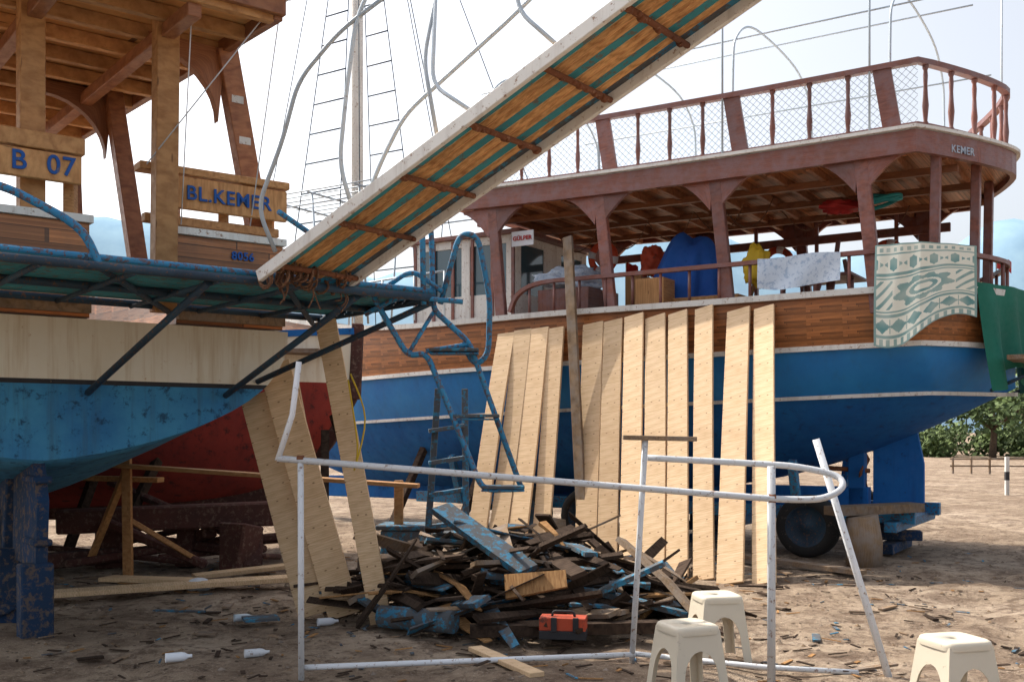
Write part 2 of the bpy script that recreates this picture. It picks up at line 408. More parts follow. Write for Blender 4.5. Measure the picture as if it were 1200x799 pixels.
def around(z,off,smax):
    sl=[smax-(smax)*i/40 for i in range(40)]+list(reversed(SS))
    pos=[(s,hb1(s,z(s))+off,z(s)) for s in sl]
    return [L1(s-(off if s<-.1 else 0),n,zz) for s,n,zz in pos]+[L1(s-(off if s<-.1 else 0),-n,zz) for s,n,zz in reversed(pos)]
mb=MB()
mb.sweep(around(lambda s:zs1(s)+.0,.02,11.5),.05,.035,4,UP)
mb.sweep(around(z2,.012,11.5),.03,.028,4,UP)
mb.sweep(around(z1,.008,11.5),.018,.022,4,UP)
mb.build('white_rubbing_strakes',['white'],boat)
mb=MB()
for i in range(len(ss)-1):
    a,b=ss[i],ss[i+1]; za,zb=zs1(a)-.33,zs1(b)-.33
    mb.face([L1(a,-hb1(a,za),za),L1(a,hb1(a,za),za),L1(b,hb1(b,zb),zb),L1(b,-hb1(b,zb),zb)],[(a,-2),(a,2),(b,2),(b,-2)],0)
mb.build('deck',['oldwood'],boat)
mb=MB()
mb.beam(L1(.9,0,.62),L1(10.5,0,.55),.16,.35,UP)
mb.beam(L1(1.05,0,.45),L1(1.05,0,1.5),.16,.2,F)
mb.build('keel',['bluelow'],boat,bevel=.01)
mb=MB()
mb.plate([L1(.25,-.035,.62),L1(.85,-.035,.52),L1(.85,-.035,1.4),L1(.6,-.035,1.6),L1(.35,-.035,1.6),L1(.25,-.035,1.1)],Nn*.07)
mb.build('rudder',['bluelow'],boat,bevel=.01)
mb=MB()
for k in range(3):
    a=k*2.094; c=L1(.96,.0,1.0)
    d=Nn*math.cos(a)+UP*math.sin(a); e=F.cross(d)
    mb.plate([c+d*.04-e*.03,c+d*.14-e*.08+F*.03,c+d*.24-e*.02,c+d*.2+e*.07-F*.03,c+d*.04+e*.03],F*.012)
mb.sweep([L1(.9,0,1.0),L1(1.9,0,1.05)],.03)
mb.build('propeller',['rust'],boat)
ZR=4.56
mb=MB()
for sd in (1,-1):
    for st,sb in [(.6,.42),(2.3,2.12),(3.86,3.68),(5.5,5.35)]:
        p=L1(sb,sd*1.64,2.8); q=L1(st,sd*1.66,ZR-.02)
        mb.beam(p,q,.15,.09,Nn,te=1.0)
        for dr in (1,-1):
            cx=[L1(st+dr*(.05+.42*math.sin(a)),sd*1.64,ZR-.06-.36*(1-math.sin(a))**1.5) for a in [math.pi/2*k/6 for k in range(7)]]
            pts=[L1(st+dr*.47,sd*1.64,ZR-.02),L1(st+dr*.02,sd*1.64,ZR-.02)]+cx
            mb.plate(pts,Nn*.06*sd,0,R.random())
for n in (-1.35,-.5,.5,1.35):
    s=-.38 if abs(n)<1 else -.1
    mb.beam(L1(s,n,2.75),L1(s-.03,n,ZR),.12,.1,F)
mb.build('roof_posts',['varn'],boat,bevel=.008)
EX=1.35
def outl(off=0,smax=6.3,bul=.76):
    w=1.74+off
    P=[(smax-smax*i/12,w) for i in range(0,12)]
    for k in range(0,21):
        n=w*(1-2*k/20); P.append((-(bul+off)*(1-(math.sqrt((n/w)**2+.006))**EX),n))
    P+=[(smax*i/12,-w) for i in range(1,13)]
    return P
ol=outl(); rz=lambda s:ZR+.0036*(s-1.5)**2
mb=MB()
half=[p for p in ol if p[1]>=-1e-6]
for (s0,n0),(s1,n1) in zip(half,half[1:]):
    for zz,mi in ((0.0,0),(.1,1)):
        q=[L1(s0,-n0,rz(s0)+zz),L1(s0,n0,rz(s0)+zz),L1(s1,n1,rz(s1)+zz),L1(s1,-n1,rz(s1)+zz)]
        mb.face(q,[(s0,-n0+5),(s0,n0+5),(s1,n1+5),(s1,-n1+5)],mi,.6)
mb.build('roof_deck',['mahog','white'],boat)
mb=MB()
mb.sweep([L1(s,n,rz(s)+.04) for s,n in ol],.035,.12,4,UP,var=.6)
mb.sweep([L1(s,n,rz(s)+.19) for s,n in outl(.03)],.05,.018,4,UP,mi=1,var=.6)
mb.build('roof_fascia',['varn','white'],boat)
mb=MB()
for i in range(14):
    s=-.2+.46*i; wd=1.68 if s>0 else 1.3; mb.beam(L1(s,-wd,rz(s)-.05),L1(s,wd,rz(s)-.05),.06,.1,UP)
for n in (-1,0,1): mb.beam(L1(-.3,n,ZR-.13),L1(6.2,n,rz(6.2)-.13),.08,.08,UP)
mb.build('roof_beams',['beam'],boat,bevel=.005)
mb=MB()
zt=lambda s:rz(s)+.92
rl=outl(-.08,5.9)
mb.sweep([L1(s,n,zt(s)) for s,n in rl],.045,.03,4,UP,var=.5)
mb.sweep([L1(s,n,rz(s)+.24) for s,n in rl],.03,.02,4,UP,var=.5)
def walk(P,step):
    out=[];acc=0;nx=0
    for a,b in zip(P,P[1:]):
        l=math.hypot(b[0]-a[0],b[1]-a[1])
        while nx<=acc+l:
            t=(nx-acc)/l if l else 0; out.append((a[0]+(b[0]-a[0])*t,a[1]+(b[1]-a[1])*t)); nx+=step
        acc+=l
    return out
prof=[1.3,1.3,.8,1.0,1.35,1.0,.8,1.0,.8,1.3,1.3]
for j,(s,n) in enumerate(walk(rl,.43)):
    z0=rz(s)+.2
    if s>.2 and j%4==1:
        mb.beam(L1(s-.05,n,z0),L1(s+.07,n,zt(s)),.19,.05,Nn)
    else:
        hh=zt(s)-z0; P=[L1(s,n,z0+hh*t) for t in (0,.08,.12,.2,.35,.5,.65,.8,.88,.92,1)]
        mb.sweep(P,.026,n=6,taper=lambda t:prof[min(int(round(t*10)),10)])
mb.build('roof_railing',['varn'],boat)
mb=MB()
for s0 in [x*.085 for x in range(-9,70)]:
    for d in (1,-1):
        a=s0 if d==1 else s0+.68; b=s0+.68 if d==1 else s0
        t0=0;t1=1
        for lim,sg in ((0.0,1),(5.9,-1)):
            fa=(a-lim)*sg; fb=(b-lim)*sg
            if fa<0 and fb<0: t1=-1;break
            if fa<0: t0=max(t0,fa/(fa-fb))
            if fb<0: t1=min(t1,fa/(fa-fb))
        if t1<=t0: continue
        pt=lambda t:L1(a+(b-a)*t,1.67,rz(a)+.21+.68*t)
        mb.sweep([pt(t0),pt(t1)],.0025,n=3,mi=0,var=.5)
mb.build('railing_net',['gpipe'],boat)
mb=MB()
def sa(k,bul): return -bul*(1-(math.sqrt((k/8)**2+.006))**1.6)
def stern_arc(w,bul,z): return [L1(sa(k,bul),-w*k/8,z) for k in range(-8,9)]
for sd in (1,-1):
    P=[L1(5.2,sd*1.7,3.1),L1(5.1,sd*1.7,3.3),L1(4.9,sd*1.7,3.42)]+[L1(4.6-i*.46,sd*1.69,3.47) for i in range(10)]+[L1(0,sd*1.64,3.47)]
    mb.sweep(spl(P,4),.035,.025,4,UP,var=.5)
    for i in range(13):
        s=4.9-i*.38; mb.sweep([L1(s,sd*1.69,3.04),L1(s,sd*1.69,3.46)],.02,n=6)
mb.sweep(stern_arc(1.64,.68,3.47),.035,.025,4,UP,var=.5)
for k in (-7,-5.5,-4,-2.5,-1,1,2.5,4,5.5,7):
    mb.sweep([L1(sa(k,.68),-1.64*k/8,3.04),L1(sa(k,.68),-1.64*k/8,3.46)],.02,n=6)
mb.build('side_rail',['varn'],boat)
mb=MB()
def wall(p,q,z0,z1,wins,mi_f=0,mi_g=1):
    p=V(p);q=V(q);d=(q-p).normalized();n=d.cross(UP); th=.05
    L=(q-p).length; xs=0; H=z1-z0
    for a,b in wins:
        mb.beam(p+d*((xs+a)/2)+V((0,0,z0)),p+d*((xs+a)/2)+V((0,0,z1)),a-xs,th,n,mi_f,.6)
        c=p+d*((a+b)/2)
        mb.beam(c+V((0,0,z0)),c+V((0,0,z0+H*.48)),b-a,th,n,mi_f,.6)
        mb.beam(c+V((0,0,z1-.12)),c+V((0,0,z1)),b-a,th,n,mi_f,.6)
        mb.beam(c+V((0,0,z0+H*.48)),c+V((0,0,z1-.12)),b-a,.012,n,mi_g,.5)
        xs=b
    mb.beam(p+d*((xs+L)/2)+V((0,0,z0)),p+d*((xs+L)/2)+V((0,0,z1)),L-xs,th,n,mi_f,.6)
w=1.05
wall(L1(5.55,w,0),L1(7.3,w,0),2.7,4.3,[(.12,.75),(.9,1.6)])
wall(L1(5.55,-w,0),L1(7.3,-w,0),2.7,4.3,[(.12,.75),(.9,1.6)])
wall(L1(5.55,w,0),L1(5.55,-w,0),2.7,4.3,[(.15,.8),(1.3,1.95)])
wall(L1(7.3,w,0),L1(7.3,-w,0),2.7,4.3,[(.15,.95),(1.15,1.95)])
mb.beam(L1(5.4,0,4.33),L1(7.45,0,4.33),2.3,.06,UP,2)
for i in range(6): mb.beam(L1(5.55+.35*i,w+.03,2.75),L1(5.55+.35*i,w+.03,4.28),.05,.03,Nn,2)
mb.build('wheelhouse',['white','glass','varn'],boat,bevel=.004)
mb=MB()
mb.beam(L1(2.2,.9,2.95),L1(3.6,.9,2.95),.5,.5,UP,0)
mb.beam(L1(.4,-1.2,2.95),L1(4.4,-1.2,2.95),.5,.45,UP,0)
mb.beam(L1(4.3,.7,3.1),L1(5.1,.7,3.1),.9,.7,UP,1)
mb.beam(L1(3.1,1.2,3.15),L1(3.5,1.2,3.15),.35,.6,UP,0)
for i in range(4): mb.beam(L1(1.2+.3*i,-.3,2.8),L1(1.2+.3*i,-.3,3.5),.05,.05,UP,1)
mb.beam(L1(1.1,-.3,3.5),L1(2.2,-.3,3.5),.8,.04,UP,1)
for s in (.9,2.0,2.9,4.2): mb.beam(L1(s,-1.5,3.45),L1(s,-1.5,4.5),.05,.05,F,1)
mb.beam(L1(.2,-1.5,4.25),L1(5.3,-1.5,4.25),.05,.12,UP,1)
mb.beam(L1(3.9,.2,3.4),L1(4.15,.2,3.4),.3,.55,UP,0)
for i in range(9):
    s=R.uniform(.6,5); n=R.uniform(-1.2,.6); mb.beam(L1(s,n,2.85),L1(s+R.uniform(-.5,.5),n+R.uniform(-.3,.3),R.uniform(3.3,4.0)),R.uniform(.04,.12),.04,Nn,R.choice([0,1,1]))
mb.build('deck_benches',['newwood','varn'],boat,bevel=.006)
def blob(name,c,rx,ry,rz_,mat,parent,seed=0,amp=.25,f2=6):
    mb=MB(); nu,nv=40,26; g=[]
    for j in range(nv+1):
        row=[]
        for i in range(nu):
            a=2*math.pi*i/nu;b=math.pi*j/nv; d=V((math.sin(b)*math.cos(a),math.sin(b)*math.sin(a),math.cos(b)))
            f=1+amp*noise.noise(d*1.9+V((seed,0,0)))+amp*.6*abs(noise.noise(d*f2+V((seed,3,0))))
            row.append(V(c)+V((d.x*rx*f,d.y*ry*f,d.z*rz_*f)))
        g.append(row)
    mb.grid(g,wrap=True)
    return mb.build(name,[mat],parent)
mb=MB(); g=[]
for j in range(22):
    v=j/21; row=[]
    for i in range(70):
        a=6.2832*i/70; f=.3+.75*v**.7; fold=1+.13*v*math.sin(a*7+2*v)+.07*v*math.sin(a*13+1)
        row.append(L1(3.0+.54*f*fold*math.cos(a)+.12*v,.6+.38*f*fold*math.sin(a),4.02-.95*v**1.6+.07*math.sin(a*3)*(1-v*.6)+.05*math.sin(a*2)))
    g.append(row)
mb.grid([[L1(3.03,.6,4.05)]*70]+g,wrap=True); mb.build('blue_tarp',['bluecloth'],boat)
blob('yellow_bag',L1(2.05,.9,3.55),.15,.12,.25,'yellow',boat,4,.35)
blob('red_bundle',L1(1.2,.2,4.32),.24,.16,.08,'inkred',boat,5,.5)
blob('red_life_jacket',L1(1.6,.6,3.55),.16,.14,.14,'inkred',boat,8)
blob('grey_sail_bag',L1(4.7,.9,3.6),.4,.2,.16,'gcloth',boat,11,.5)
blob('orange_life_jacket',L1(3.75,.3,3.85),.15,.12,.2,'orange',boat,14,.5)
# ring lifebuoys hanging under the roof and at the rail
def ring(name,c,ax,r):
    ax=V(ax).normalized(); a=ax.cross(UP).normalized() if abs(ax.z)<.9 else V((1,0,0)); b=ax.cross(a)
    e=empty(name,c); attach(e,boat) if False else None
    mb=MB()
    pts=[V(c)+(a*math.cos(t)+b*math.sin(t))*r for t in [6.2832*k/24 for k in range(24)]]
    mb.sweep(pts,r*.26,n=8,closed=True,mi=0)
    for k in range(4):
        sg=pts[k*6:k*6+3]; mb.sweep(sg,r*.275,n=8,mi=1)
    return mb,e
for c,ax,r in ((L1(2.55,-1.42,3.95),Nn,.2),(L1(1.0,-1.42,3.9),Nn,.2),(L1(4.6,.15,4.0),Nn,.19)):
    mb=MB(); a=V(ax).cross(UP).normalized(); pts=[V(c)+(a*math.cos(t)+UP*math.sin(t))*r for t in [6.2832*k/24 for k in range(24)]]
    mb.sweep(pts,r*.26,n=8,closed=True,mi=0)
    for k in range(4): mb.sweep(pts[k*6:k*6+3],r*.275,n=8,mi=1)
    mb.build('lifebuoy',['orange','cloth'],boat)
mb=MB()
for k in range(3):
    c=L1(.7,.3,4.36-.03*k); mb.sweep([c+V((math.cos(a)*.24,math.sin(a)*.2,.07*math.sin(a+k))) for a in [6.283*i/20 for i in range(20)]],.025,n=6,closed=True)
mb.build('hose_coil',['tealp'],boat)
mb=MB()
for i in range(7):
    s=R.uniform(.4,5.2); n=R.uniform(-1,1.3); mb.sweep(spl([L1(s,n,ZR-.1),L1(s+.15,n,ZR-.35),L1(s+.4,n,ZR-.42),L1(s+.7,n,ZR-.12)],5),.008,n=5)
mb.build('hanging_ropes',['rope'],boat)
mb=MB(); mb.beam(L1(-.50,.85,4.58),L1(-.17,1.42,4.58),.02,.16,UP,0); mb.build('stern_name_board',['varn'],boat)
text('KEMER','stern_lettering',L1(-.335,1.13,4.58)-F*.035+Nn*.025,L1(-.50,.85,0)-L1(-.17,1.42,0),UP,.115,'gcloth',boat)
mb=MB(); mb.beam(L1(5.3,1.5,4.12),L1(4.95,1.5,4.12),.015,.2,UP,0); mb.build('notice_board',['cloth'],boat)
text('GÜLPER','notice_lettering',L1(5.12,1.52,4.12),-F,UP,.08,'inkred',boat)
mb=MB()
def bow(s,z0=4.8,zt=6.55,w=1.6):
    return spl([L1(s,w,z0),L1(s,w,z0+1.0),L1(s,w*.92,zt-.3),L1(s,w*.5,zt),L1(s,-w*.5,zt),L1(s,-w*.92,zt-.3),L1(s,-w,z0+1.0),L1(s,-w,z0)],6)
for s in (.3,2.1,3.9,5.6): mb.sweep(bow(s),.014)
for n,z in ((1.5,6.2),(0,6.6),(-1.5,6.2)): mb.sweep([L1(-.3,n,z),L1(5.8,n,z)],.011)
for s,n in ((2.2,1.69),(.5,1.69),(-.5,-.9)): mb.sweep([L1(s,n,4.75),L1(s,n,7.6)],.013)
mb.build('awning_frame',['gpipe'],boat)
mb=MB()
for s in (7.4,8.4,9.4,10.4):
    mb.sweep([L1(s,-1.2,5.35),L1(s,1.2,5.35)],.018)
    for n in (-1.1,1.1): mb.sweep([L1(s,n*.8,3.2),L1(s,n,5.35)],.018)
for n in [-1.2+.24*i for i in range(11)]: mb.sweep([L1(7.2,n,5.37),L1(10.6,n,5.37)],.012)
for n in (-1.2,1.2): mb.sweep([L1(7.2,n,5.15),L1(10.6,n,5.15)],.014)
for s in (6.3,6.9,7.6,8.3,9.0,9.7): mb.sweep([L1(s,B1(s)-.05,3.1),L1(s,B1(s)-.05,3.75)],.016)
mb.sweep([L1(s,B1(s)-.05,3.75) for s in (6.3,6.9,7.6,8.3,9.0,9.7)],.016)
mb.build('foredeck_frame',['gpipe'],boat)
mb=MB()
mast=L1(9.4,0,0)
mb.sweep([mast+V((0,0,2.9)),mast+V((0,0,14))],.1,n=12)
mb.sweep([mast+V((-.1,0,10)),mast+V((.9,0.3,10))],.03)
mb.build('mast',['white'],boat)
mb=MB()
for sd in (1,-1):
    for ds in (-.35,.35):
        mb.sweep([L1(9.4+ds*1.6,sd*1.15,3.4),mast+V((0,0,12.5))],.009,n=5)
    for i in range(16):
        t=(i+1)/18; a=L1(9.4-.56,sd*1.15,3.4).lerp(mast+V((0,0,12.5)),t); b=L1(9.4+.56,sd*1.15,3.4).lerp(mast+V((0,0,12.5)),t)
        mb.sweep([a,b],.013,n=5)
for a in (L1(12,0,3.8),L1(6.4,1.4,4.7),L1(6.4,-1.4,4.7),L1(8.2,1.3,3.3),L1(8.0,-1.3,3.3)): mb.sweep([a,mast+V((0,0,13.5))],.008,n=5)
mb.build('rigging',['dark'],boat)
def cloth(name,fn,nu,nv,mat,varf=None):
    mb=MB(); mb.grid([[fn(i/nu,j/nv) for i in range(nu+1)] for j in range(nv+1)],varf=varf)
    return mb.build(name,[mat],None)
def towf(u,v):
    s=.42-u*.88
    n=1.77+.03*math.sin(u*9+v*2.5)*(.3+v)+.012*math.sin(u*27+v*4)+(.05*v)
    if s<0: n-= 1.64*(1-(1-abs(s)/.80)**(1/1.75))
    z=3.52-v*(1.02+.13*math.sin(u*5+.6)-.16*u)
    return L1(s-(.05 if s<0 else .05*(1-s/.42)),n,z)
def towp(u,v):
    x=abs(u-.5)*2
    def tri(f): return abs((f%1)-.5)*2
    k=0
    if u<.02 or u>.98 or v<.012 or v>.985: return .7
    for c,wd in ((.10,.008),(.30,.014),(.335,.008),(.66,.008),(.70,.014),(.90,.012)):
        if abs(v-c)<wd: k=.9
    if .13<v<.27: k=.95 if tri(u*5)*.07>abs(v-.20) and tri(u*10)>.25 else k
    if .36<v<.64:
        r=math.hypot(x*.42-.02,(v-.5)*1.6); a=math.atan2((v-.5)*1.6,(u-.5))
        if .055<r<.21+.03*math.sin(a*9) and not(.10<r<.13): k=.9
        if x>.62 and tri(u*9+v*9)>.62: k=.9
    if .73<v<.87: k=.95 if tri(u*6+.5)*.07>abs(v-.80) or tri(u*12)>.93 else k
    if v>.92: k=.8 if tri(u*14)>.5 else k
    if .04<v<.08: k=.7 if tri(u*14)>.5 else k
    return k*(.75+.25*noise.noise(V((u*9,v*9,0))))
cloth('beach_towel',towf,130,130,'towel',towp)
def wcf(u,v):
    s=1.75-u*.95; return L1(s,1.745+.02*math.sin(u*11+v*3)*v,3.50-v*(.34+.03*math.sin(u*4))-.012*math.sin(u*7))
cloth('white_cloth',wcf,24,8,'gcloth')
def gcf(u,v):
    n=1.05-u*1.9; q=math.sqrt((n/1.72)**2+.006); s=-.80*(1-min(q,1)**1.6)-.06-.10*v*(1+.7*math.sin(u*13+v))-.05*math.sin(u*24)*(.2+v)
    return L1(s,n,3.14-v*(1.2-.28*math.sin(u*3.3)+.05*math.sin(u*17)))
cloth('green_tarpaulin',gcf,70,24,'green')
mb=MB()
mb.beam(L1(-.8,0,2.3),L1(-1.35,0,2.3),2.2,.05,UP,0)
for n in (.9,-.9): mb.sweep([L1(-.6,n*.9,1.95),L1(-1.3,n,2.26)],.02,mi=1)
mb.build('bathing_platform',['oldwood','dark'],boat)

tr=empty('boat_trailer',L1(3,0,0))
mb=MB()
for n in (-.75,.75): mb.beam(L1(.2,n,.5),L1(7.5,n,.5),.12,.16,UP)
for s in (.4,2.2,4.2,6.2): mb.beam(L1(s,-1.15,.4),L1(s,1.15,.4),.14,.12,UP)
for s in (1.5,4,6.5):
    for sd in (1,-1): mb.beam(L1(s,sd*1.0,.45),L1(s,sd*1.25,1.15),.1,.1,F)
mb.build('frame',['bpipe'],tr,bevel=.008)
def wheel(c,ax,r,w,parent,name):
    mb=MB(); ax=V(ax).normalized(); a=ax.cross(UP).normalized(); n=28
    prof=[(.45,-.3),(.62,-.35),(.66,-.5),(.9,-.5),(1,-.36),(1,.36),(.9,.5),(.66,.5),(.62,.35),(.5,.2),(.2,.22),(.12,.34),(0,.34)]
    rr=[[V(c)+(a*math.cos(t)+UP*math.sin(t))*r*pr+ax*w*o for t in [6.2832*i/n for i in range(n)]] for pr,o in prof]
    for j in range(len(rr)-1):
        for i in range(n): mb.face([rr[j][i],rr[j][(i+1)%n],rr[j+1][(i+1)%n],rr[j+1][i]],[(0,0)]*4,0 if 2<=j<=6 else 1,.5,True)
    mb.build(name,['rubber','dark'],parent,merge=True)
for k,(s,n) in enumerate(((1.35,1.1),(4.25,1.25),(5.3,1.1),(1.35,-1.1),(4.4,-1.1))):
    wheel(L1(s,n,.37),Nn,.37,.24,tr,'wheel_%d'%k)

mb=MB()
p=V((3.95,11.5,0)); mb.sweep([p+V((0,0,-.03)),p+V((.02,0,.25)),p+V((-.02,0,.55))],.19,n=12,taper=lambda t:1.05-.12*t)
mb.beam((3.6,11.55,.6),(4.7,11.9,.62),.28,.1,UP,1)
mb.build('log_support',['oldwood','oldwood'])
sup=empty('keel_blocks',L1(.6,0,0))
mb=MB()
for s in (.6,3,6):
    for k in range(3): mb.beam(L1(s-.3*(k%2),-.45*((k+1)%2)-.1,.08+.13*k),L1(s+.3*(k%2),.45*((k+1)%2)+.1,.08+.13*k),.2,.12,UP)
mb.build('timber_blocks',['crust'],sup,bevel=.01)
for s,n in ((3.0,1.9),(5.9,1.9),(7.2,1.7)):
    mb=MB(); mb.beam(L1(s,n+.15,0),L1(s,hb1(s,1.2)-.0,1.25),.1,.1,F); mb.build('prop_post',['darkwood'],bevel=.006)

# ================================================================= planks leaning on the gulet
def lean(name,base,s,z,w=.22,th=.035,mat='pine',off=.05):
    b=V((base[0],base[1],gh(base[0],base[1])))
    mb=MB(); mb.beam(b,L1(s,hb1(s,z)+off,z),w,th,Nn,seg=8,warp=R.uniform(-.03,.03)); return mb.build(name,[mat],None,bevel=.003)
for k,(b,s,z,w) in enumerate([((.86,12.0),3.84,2.86,.29),((1.09,11.7),3.56,2.88,.26),((1.29,11.2),3.28,2.93,.26),((1.50,10.85),3.0,2.90,.27),((1.72,10.65),2.71,2.93,.25),
        ((1.95,10.4),2.38,2.97,.23),((2.14,10.05),1.96,2.92,.28),((2.45,9.95),1.66,2.93,.24),
        ((-.46,12.75),5.14,2.80,.27),((-.20,12.6),4.88,2.83,.27),((.04,12.45),4.62,2.84,.27),((.33,12.35),4.38,2.83,.24)]):
    lean('wooden_plank',b,s,z,w)
mb=MB(); mb.beam((.85,12.1,0),L1(4.25,1.80,4.0),.13,.05,Nn); mb.build('old_timber_prop',['oldwood'],bevel=.004)

# ================================================================= LEFT BOAT
F2=V((-.62,.785,0)).normalized(); E2=V((F2.y,-F2.x,0)); O2=V((-3.35,7.32,0))
def L2(a,b,z): return O2+E2*a+F2*b+V((0,0,z))
lb=empty('wooden_tour_boat',O2)
B2=pw([0,2,5,8,11],[1.9,2.05,2.1,1.5,.06]); zk2=pw([0,1.5,3,6,9,11],[1.29,.98,.72,.6,.75,2.0]); zs2=pw([0,5,8,11],[2.32,2.35,2.6,3.3])
def hb2(s,z): return B2(s)*gfun((z-zk2(s))/(zs2(s)-zk2(s)))
mb=MB(); LL=lambda s,n,z:L2(n,s,z)
ss2=[.35*i for i in range(32)]
hull(mb,LL,ss2,hb2,zk2,[(lambda s:1.84+.01*s,9,1),(lambda s:1.875+.01*s,1,2),(zs2,4,0)])
mb.build('hull',['cream','lblue','black'],lb,merge=True)
mb=MB()
mb.face([L2(-1.85,0,2.31),L2(1.85,0,2.31),L2(2.05,6,2.31),L2(-2.05,6,2.31)],[(0,0),(0,4),(6,4),(6,0)])
mb.build('deck',['oldwood'],lb)
mb=MB()
mb.beam(L2(0,.9,.7),L2(0,9,.5),.16,.4,UP); mb.beam(L2(0,1.0,.5),L2(0,.8,1.5),.16,.22,F2)
mb.build('keel',['crust'],lb,bevel=.01)
mb=MB()
mb.plate([L2(-.04,.05,.52),L2(-.04,.75,.52),L2(-.04,.7,1.3),L2(-.04,.15,1.35),L2(-.04,0,1.0)],E2*.08)
mb.beam(L2(-.03,.1,.0),L2(-.03,.1,.55),.22,.16,F2); mb.beam(L2(-.1,.75,.0),L2(-.05,.75,.6),.2,.14,F2)
for z in (.7,1.15): mb.beam(L2(.0,.0,z),L2(.0,.35,z),.13,.05,UP)
mb.build('rudder',['crust'],lb,bevel=.012)
mb=MB()
for a0,a1 in ((-1.9,.316),(.96,1.85)):
    mb.plate([L2(a0,0,2.33),L2(a1,0,2.33),L2(a1,0,3.02),L2(a0,0,3.02)],F2*.22,0)
    mb.beam(L2(a0,.11,3.05),L2(a1+.02,.11,3.05),.30,.055,UP,1,.6)
    mb.beam(L2(a0,-.03,2.40),L2(a1,-.03,2.40),.05,.08,UP,2)
    mb.beam(L2(a0,-.015,2.78),L2(a1,-.015,2.78),.03,.05,UP,2)
for sd in (1,-1):
    for i in range(14):
        s0,s1=.25+.5*i,.75+.5*i
        P=[LL(s0,sd*B2(s0),2.33),LL(s1,sd*B2(s1),2.33),LL(s1,sd*B2(s1),3.0+.02*i),LL(s0,sd*B2(s0),3.0+.02*i)]
        mb.face(P,[(s0,0),(s1,0),(s1,.67),(s0,.67)],0)
    mb.sweep([LL(.25+.5*i,sd*B2(.25+.5*i),3.03+.02*i) for i in range(15)],.06,.03,4,UP,1,.6)
mb.build('bulwark',['varnish','white','oldwood'],lb)
mb=MB()
mb.beam(L2(-1.9,-.06,3.38),L2(.24,-.06,3.38),.05,.20,UP,0,.9)
mb.beam(L2(-1.9,-.02,3.55),L2(.26,-.02,3.55),.16,.12,UP,0,.5)
mb.beam(L2(.80,.06,3.36),L2(1.9,.04,3.36),.05,.25,UP,0,.8)
mb.beam(L2(.70,.12,3.53),L2(1.92,.08,3.53),.16,.06,UP,0,.6)
mb.beam(L2(.74,.10,3.14),L2(1.85,.1,3.14),.08,.07,UP,0,.3)
for a in (1.0,1.4,1.8): mb.beam(L2(a,.14,3.0),L2(a,.14,3.3),.07,.07,UP,0)
for a in (-1.2,-.5,.2): mb.beam(L2(a,.06,3.0),L2(a,.06,3.4),.08,.08,UP,0)
mb.build('name_boards',['newwood','oldwood'],lb,bevel=.006)
text('BL.KEMER','name_lettering',L2(1.40,.012,3.355),E2,UP,.155,'inkblue',lb,.006)
text('B  07','registration_lettering',L2(-.02,-.092,3.385),E2,UP,.19,'inkblue',lb,.006)
text('8056','hull_number_lettering',L2(1.5,-.012,2.9),E2,UP,.09,'inkblue',lb,.006)
mb=MB()
mb.beam(L2(-.06,.10,2.4),L2(-.06,.10,4.62),.17,.13,F2)
mb.beam(L2(.84,-.06,2.4),L2(.84,-.12,4.62),.17,.13,F2)
mb.beam(L2(-1.5,.1,2.4),L2(-1.5,.1,4.62),.17,.13,F2)
mb.build('new_posts',['newwood'],lb,bevel=.006)
mb=MB()
mb.beam(L2(1.78,.25,3.0),L2(1.42,.15,4.6),.17,.12,F2)
mb.beam(L2(1.18,1.5,2.9),L2(1.05,1.85,4.6),.15,.12,F2)
for cx_,cy_ in ((1.42,.15),(1.05,1.85)):
    pts=[L2(cx_,cy_,4.6),L2(cx_-.62,cy_,4.6)]+[L2(cx_-(.6-.54*math.sin(t)),cy_,4.5-.5*(1-math.cos(t))) for t in [math.pi/2*k/8 for k in range(9)]]
    mb.plate(pts,F2*.08,0,R.random())
for p,q in (((1.15,3.3),(1.1,3.4)),((-1.2,3.3),(-1.2,3.4)),((-1.6,1.6),(-1.5,1.8))): mb.beam(L2(p[0],p[1],2.5),L2(q[0],q[1],4.6),.14,.12,F2)
mb.build('old_posts',['beam'],lb,bevel=.006)
mb=MB()
for i in range(3):
    c=L2(1.78,.25,3.0).lerp(L2(1.42,.15,4.6),.35+.2*i); mb.beam(c-F2*.062-E2*.05,c-F2*.062+E2*.05,.06,.003,F2)
mb.build('post_stickers',['white'],lb)
mb=MB()
mb.plate([L2(a,b,4.66) for a,b in [(-1.9,-.75),(1.45,-.75),(1.2,3.4),(-1.6,3.4)]],V((0,0,.05)),0)
mb.build('roof_planking',['lining'],lb)
mb=MB()
for i in range(10):
    b=-.7+.45*i; w_=1.43-.06*(b+.7); mb.beam(L2(-1.8,b,4.60),L2(w_,b,4.60),.07,.11,UP,0)
for a in (-1.5,-.05,.84): mb.beam(L2(a,-.7,4.5),L2(a*.95,3.3,4.5),.1,.1,UP,1)
mb.beam(L2(1.46,-.75,4.64),L2(1.21,3.4,4.64),.07,.16,UP,1)
mb.beam(L2(-1.9,-.77,4.66),L2(1.5,-.77,4.66),.05,.14,UP,1)
mb.beam(L2(-1.9,-.80,4.75),L2(1.56,-.80,4.75),.12,.04,UP,2)
mb.beam(L2(1.5,-.8,4.75),L2(1.27,3.42,4.75),.1,.04,UP,2)
mb.build('roof_frame',['newwood','beam','white'],lb,bevel=.005)
mb=MB()
for a,b in (((1.45,-.7,4.7),(.7,-.1,3.5)),((.9,-.5,4.7),(1.0,0,3.1)),((1.5,-.7,4.7),(1.6,.1,3.1))):
    mb.sweep([L2(*a),L2(*b)],.005,n=5)
mb.build('cords',['cloth'],lb)

